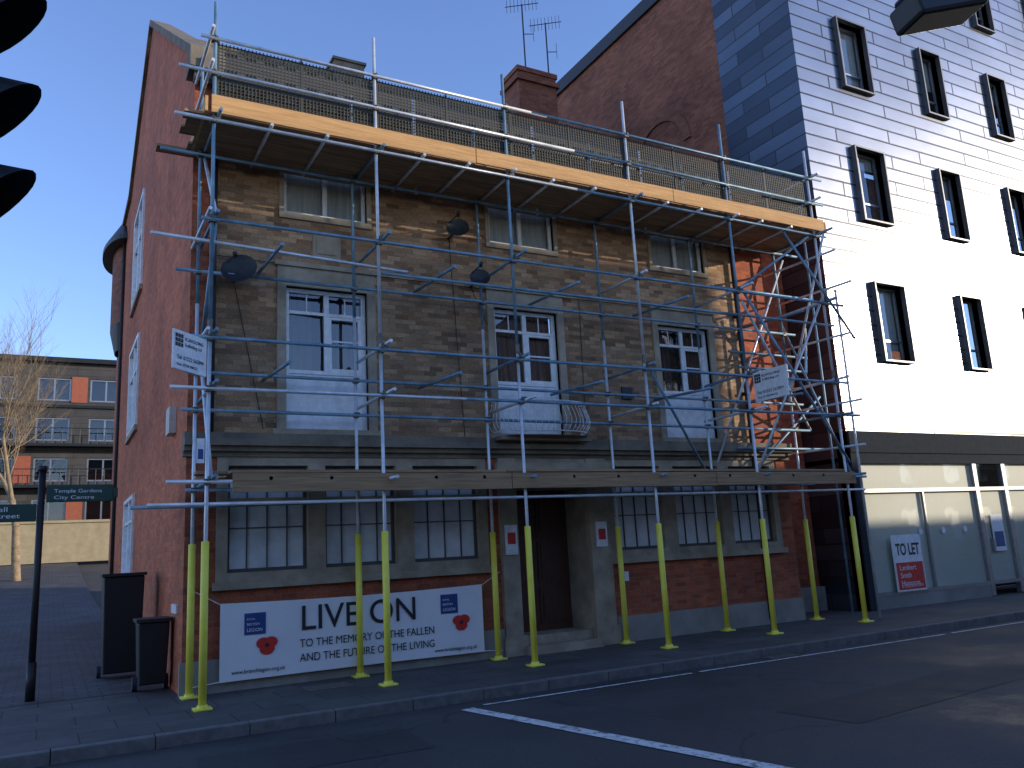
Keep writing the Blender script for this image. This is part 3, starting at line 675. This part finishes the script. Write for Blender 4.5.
for i,(a,b_,c,d) in enumerate(hs):
    m.quad((a,Y+.2,c),(b_,Y+.2,c),(b_,Y+.2,d),(a,Y+.2,d));dk2.box(a,b_,Y+.8,Y+.9,c,d)
    w2.box(a,a+.1,Y+.1,Y+.19,c,d);w2.box(b_-.1,b_,Y+.1,Y+.19,c,d);w2.box(a+.1,b_-.1,Y+.1,Y+.19,c,c+.1);w2.box(a+.1,b_-.1,Y+.1,Y+.19,d-.1,d);w2.box(a+.9,a+1.0,Y+.11,Y+.19,c+.1,d-.1)
    if i%3==1 or i%10==8:o2.box(b_+.02,b_+.95,Y-.06,Y-.002,c-.1,d+.1)
m.obj("glazing",M['glass'],BG);dk2.obj("interiors",M['dark'],BG);o2.obj("terracotta_panels",M['orange'],BG);w2.obj("window_frames",M['alu'],BG)
m=MB()
for fl in(1,2):
    for k in range(66):
        x=-24+k*.5;m.tube((x,Y-.85,4.62+fl*2.6),(x,Y-.85,5.6+fl*2.6),.02,5)
    m.tube((-24,Y-.85,5.6+fl*2.6),(9,Y-.85,5.6+fl*2.6),.03,6)
m.obj("balcony_rails",M['darkmetal'],BG)
gw=MB();gw.box(-20,12,56.5,57,2.4,4.7);gw.box(-20.1,12.1,56.4,57.1,4.7,4.85);gw.obj("garden_wall",M['sandwall'])
TR=MB()
def grow(p,d,L,r,lev):
    seg=3;q=p
    for s_ in range(seg):
        d=(d+Vector((random.uniform(-.14,.14),random.uniform(-.14,.14),random.uniform(-.05,.12)))).normalized()
        q2=q+d*L/seg;ra=r*(1-.3*s_/seg);rb=r*(1-.3*(s_+1)/seg)
        TR.tube(q,q2,ra,7 if lev<2 else 4,rb,False);q=q2
        if lev<6 and lev>0:
            dd=(d+Vector((random.uniform(-1,1),random.uniform(-1,1),random.uniform(-.1,.6)))*.75).normalized()
            grow(q,dd,L*random.uniform(.5,.75),rb*.55,lev+1 if lev<4 else 6)
    if lev<6:
        for k in range(2):
            dd=(d+Vector((random.uniform(-1,1),random.uniform(-1,1),random.uniform(0,.7)))*.6).normalized()
            grow(q,dd,L*random.uniform(.62,.85),rb*.72,lev+1)
def tree(x,y,s_,seed):
    global TR
    random.seed(seed);TR=MB();grow(Vector((x,y,h(y)-.1)),Vector((0,0,1)),3.2*s_,.17*s_,0)
    TR.obj("bare_tree",M['bark'],None,True)
tree(-1.2,47,1.25,3)
# ================================================================== TRAFFIC LIGHT (near, left)
TF=empty("traffic_light")
m=MB();m.tube((-.62,3.25,-.0),(-.62,3.25,3.85),.055,16);m.obj("pole",M['black'],TF,True)
m=MB();Mx=Matrix.Translation((-.36,3.05,.055))@Matrix.Rotation(math.radians(-8),4,'Z')
m.box(-.16,.0,-.15,.15,2.55,3.62,Mx)
m.box(-.30,-.16,-.03,.03,2.75,2.79,Mx);m.box(-.30,-.16,-.03,.03,3.4,3.44,Mx)
bevel(m.obj("housing",M['black'],TF),.02)
vis=MB()
for zc in(2.78,3.09,3.43):
    n=16;Lv=.27
    for k in range(n):
        a0=math.radians(-30+240*k/n);a1=math.radians(-30+240*(k+1)/n)
        f=lambda a:Lv*(.30+.70*(math.sin(a)+.5)/1.5)
        for rr in(.118,.125):
            A=Mx@Vector((0,rr*math.cos(a0),zc+rr*math.sin(a0)));B=Mx@Vector((0,rr*math.cos(a1),zc+rr*math.sin(a1)))
            C=Mx@Vector((f(a1),rr*1.0*math.cos(a1),zc-.03+rr*math.sin(a1)));D_=Mx@Vector((f(a0),rr*math.cos(a0),zc-.03+rr*math.sin(a0)))
            vis.quad(A,B,C,D_)
    vis.tube(Mx@Vector((0,0,zc)),Mx@Vector((.02,0,zc)),.10,20)
vis.obj("visors_and_lenses",M['black'],TF)
# ================================================================== STREET LAMP (near, right, above)
LP=empty("street_lamp");m=MB()
m.tube((7.2,1.0,0),(7.2,1.0,5.3),.07,16,.05);m.tube((7.2,1.0,0),(7.2,1.0,1.0),.10,16);m.path([(7.2,1.0,5.2),(6.6,1.2,5.0),(5.2,1.65,4.62),(3.95,2.0,4.25)],.035,12)
m.obj("column_and_arm",M['black'],LP,True)
m=MB();T=Matrix.Translation((3.66,2.10,4.06))@Matrix.Rotation(math.radians(-18),4,'Z')@Matrix.Rotation(math.radians(-14),4,'Y')
m.box(-.18,.22,-.10,.10,-.05,.08,T);m.box(-.15,.16,-.08,.08,.081,.12,T);bevel(m.obj("lantern",M['black'],LP),.02)
# ================================================================== OPPOSITE SIDE OF STREET (out of view, added to shade the facade)
def terrace(nm,x0,x1,yf,H,mat,ridge=0):
    E=empty(nm);hs=[];x=x0+1.2
    while x+1.4<x1:
        z=.9
        while z+2.2<H:
            hs.append((x,x+1.1,z,z+1.7));z+=3.1
        x+=2.6
    m=MB();wall_holes(m,x0,x1,-.1,H,yf,hs,-.2);m.quad((x0,yf,-.1),(x0,yf-10,-.1),(x0,yf-10,H),(x0,yf,H));m.quad((x1,yf,-.1),(x1,yf-10,-.1),(x1,yf-10,H),(x1,yf,H));m.quad((x0,yf-10,-.1),(x1,yf-10,-.1),(x1,yf-10,H),(x0,yf-10,H));m.obj("walls",mat,E)
    m=MB();m.quad((x0,yf,H),(x1,yf,H),(x1,yf-5,H+ridge),(x0,yf-5,H+ridge));m.quad((x0,yf-5,H+ridge),(x1,yf-5,H+ridge),(x1,yf-10,H),(x0,yf-10,H))
    m.poly([(x0,yf,H),(x0,yf-5,H+ridge),(x0,yf-10,H)]);m.poly([(x1,yf,H),(x1,yf-5,H+ridge),(x1,yf-10,H)]);m.obj("roof",M['tile'],E)
    m=MB();w=MB();d=MB()
    for a,b_,c,dd in hs:
        m.quad((a,yf-.12,c),(b_,yf-.12,c),(b_,yf-.12,dd),(a,yf-.12,dd));d.box(a,b_,yf-.6,yf-.5,c,dd)
        w.box(a,a+.07,yf-.11,yf-.05,c,dd);w.box(b_-.07,b_,yf-.11,yf-.05,c,dd);w.box(a+.07,b_-.07,yf-.11,yf-.05,c,c+.07);w.box(a+.07,b_-.07,yf-.11,yf-.05,dd-.07,dd);w.box(a+.07,b_-.07,yf-.10,yf-.05,(c+dd)/2,(c+dd)/2+.06)
    m.obj("glass",M['glass'],E);w.obj("frames",M['white'],E);d.obj("interiors",M['dark'],E)
terrace("offscreen_low_row",-14,19.8,-4.2,5.6,M['buff'],.6)  # unseen row, kept low so more sky light reaches the facade
terrace("offscreen_shade_building",20,37.4,-4.2,13.35,M['buff'],.2)  # unseen, height and end set to place the shadow edge on the facade
terrace("offscreen_low_shade_building",37.6,41.0,-4.2,9.5,M['buff'],.2)  # unseen, roof set so sun passes over to the right end
terrace("offscreen_low_shade_building",41.2,80,-4.2,8.3,M['buff'],.3)  # unseen, lowered so sun reaches the shopfront
# ================================================================== LIGHT, SKY, CAMERA
psi=math.radians(58);el=math.radians(12)
Sd=Vector((math.cos(el)*math.sin(psi),-math.cos(el)*math.cos(psi),math.sin(el)))
SUN=4.4;SKY=.33;OZ=3.5;DUST=.0
L=bpy.data.lights.new("sun","SUN");L.energy=SUN;L.angle=math.radians(.5);L.color=(1,.86,.68)
lo=bpy.data.objects.new("sun",L);COL.objects.link(lo);lo.rotation_euler=Sd.to_track_quat('Z','Y').to_euler();lo.location=(40,-40,30)
w=bpy.data.worlds.new("World");scene.world=w;w.use_nodes=True;nt=w.node_tree
sk=nt.nodes.new("ShaderNodeTexSky");sk.sky_type='NISHITA';sk.sun_disc=False;sk.sun_elevation=el;sk.sun_rotation=math.pi-psi;sk.air_density=1.0;sk.dust_density=DUST;sk.ozone_density=OZ
tint=nt.nodes.new("ShaderNodeRGB");tint.outputs[0].default_value=(1.06,.92,1.06,1)
bgn=nt.nodes["Background"];nt.links.new(mul(nt,sk.outputs[0],tint.outputs[0]),bgn.inputs[0]);bgn.inputs[1].default_value=SKY
cam=bpy.data.cameras.new("camera");co=bpy.data.objects.new("camera",cam);COL.objects.link(co)
yw,pt,rl=.5126,.1988,.0551
F=Vector((math.sin(yw)*math.cos(pt),math.cos(yw)*math.cos(pt),math.sin(pt)));r0=Vector((math.cos(yw),-math.sin(yw),0));u0=Vector((-math.sin(yw)*math.sin(pt),-math.cos(yw)*math.sin(pt),math.cos(pt)))
Rv=math.cos(rl)*r0-math.sin(rl)*u0;Uv=math.sin(rl)*r0+math.cos(rl)*u0
mt=Matrix((( Rv.x,Uv.x,-F.x,0),(Rv.y,Uv.y,-F.y,0),(Rv.z,Uv.z,-F.z,1.6),(0,0,0,1)))
co.matrix_world=mt
cam.sensor_width=36;cam.lens=830.57/1024*36;cam.clip_end=3000;cam.clip_start=.05
scene.camera=co
scene.view_settings.view_transform='Standard';scene.view_settings.look='None';scene.view_settings.exposure=0
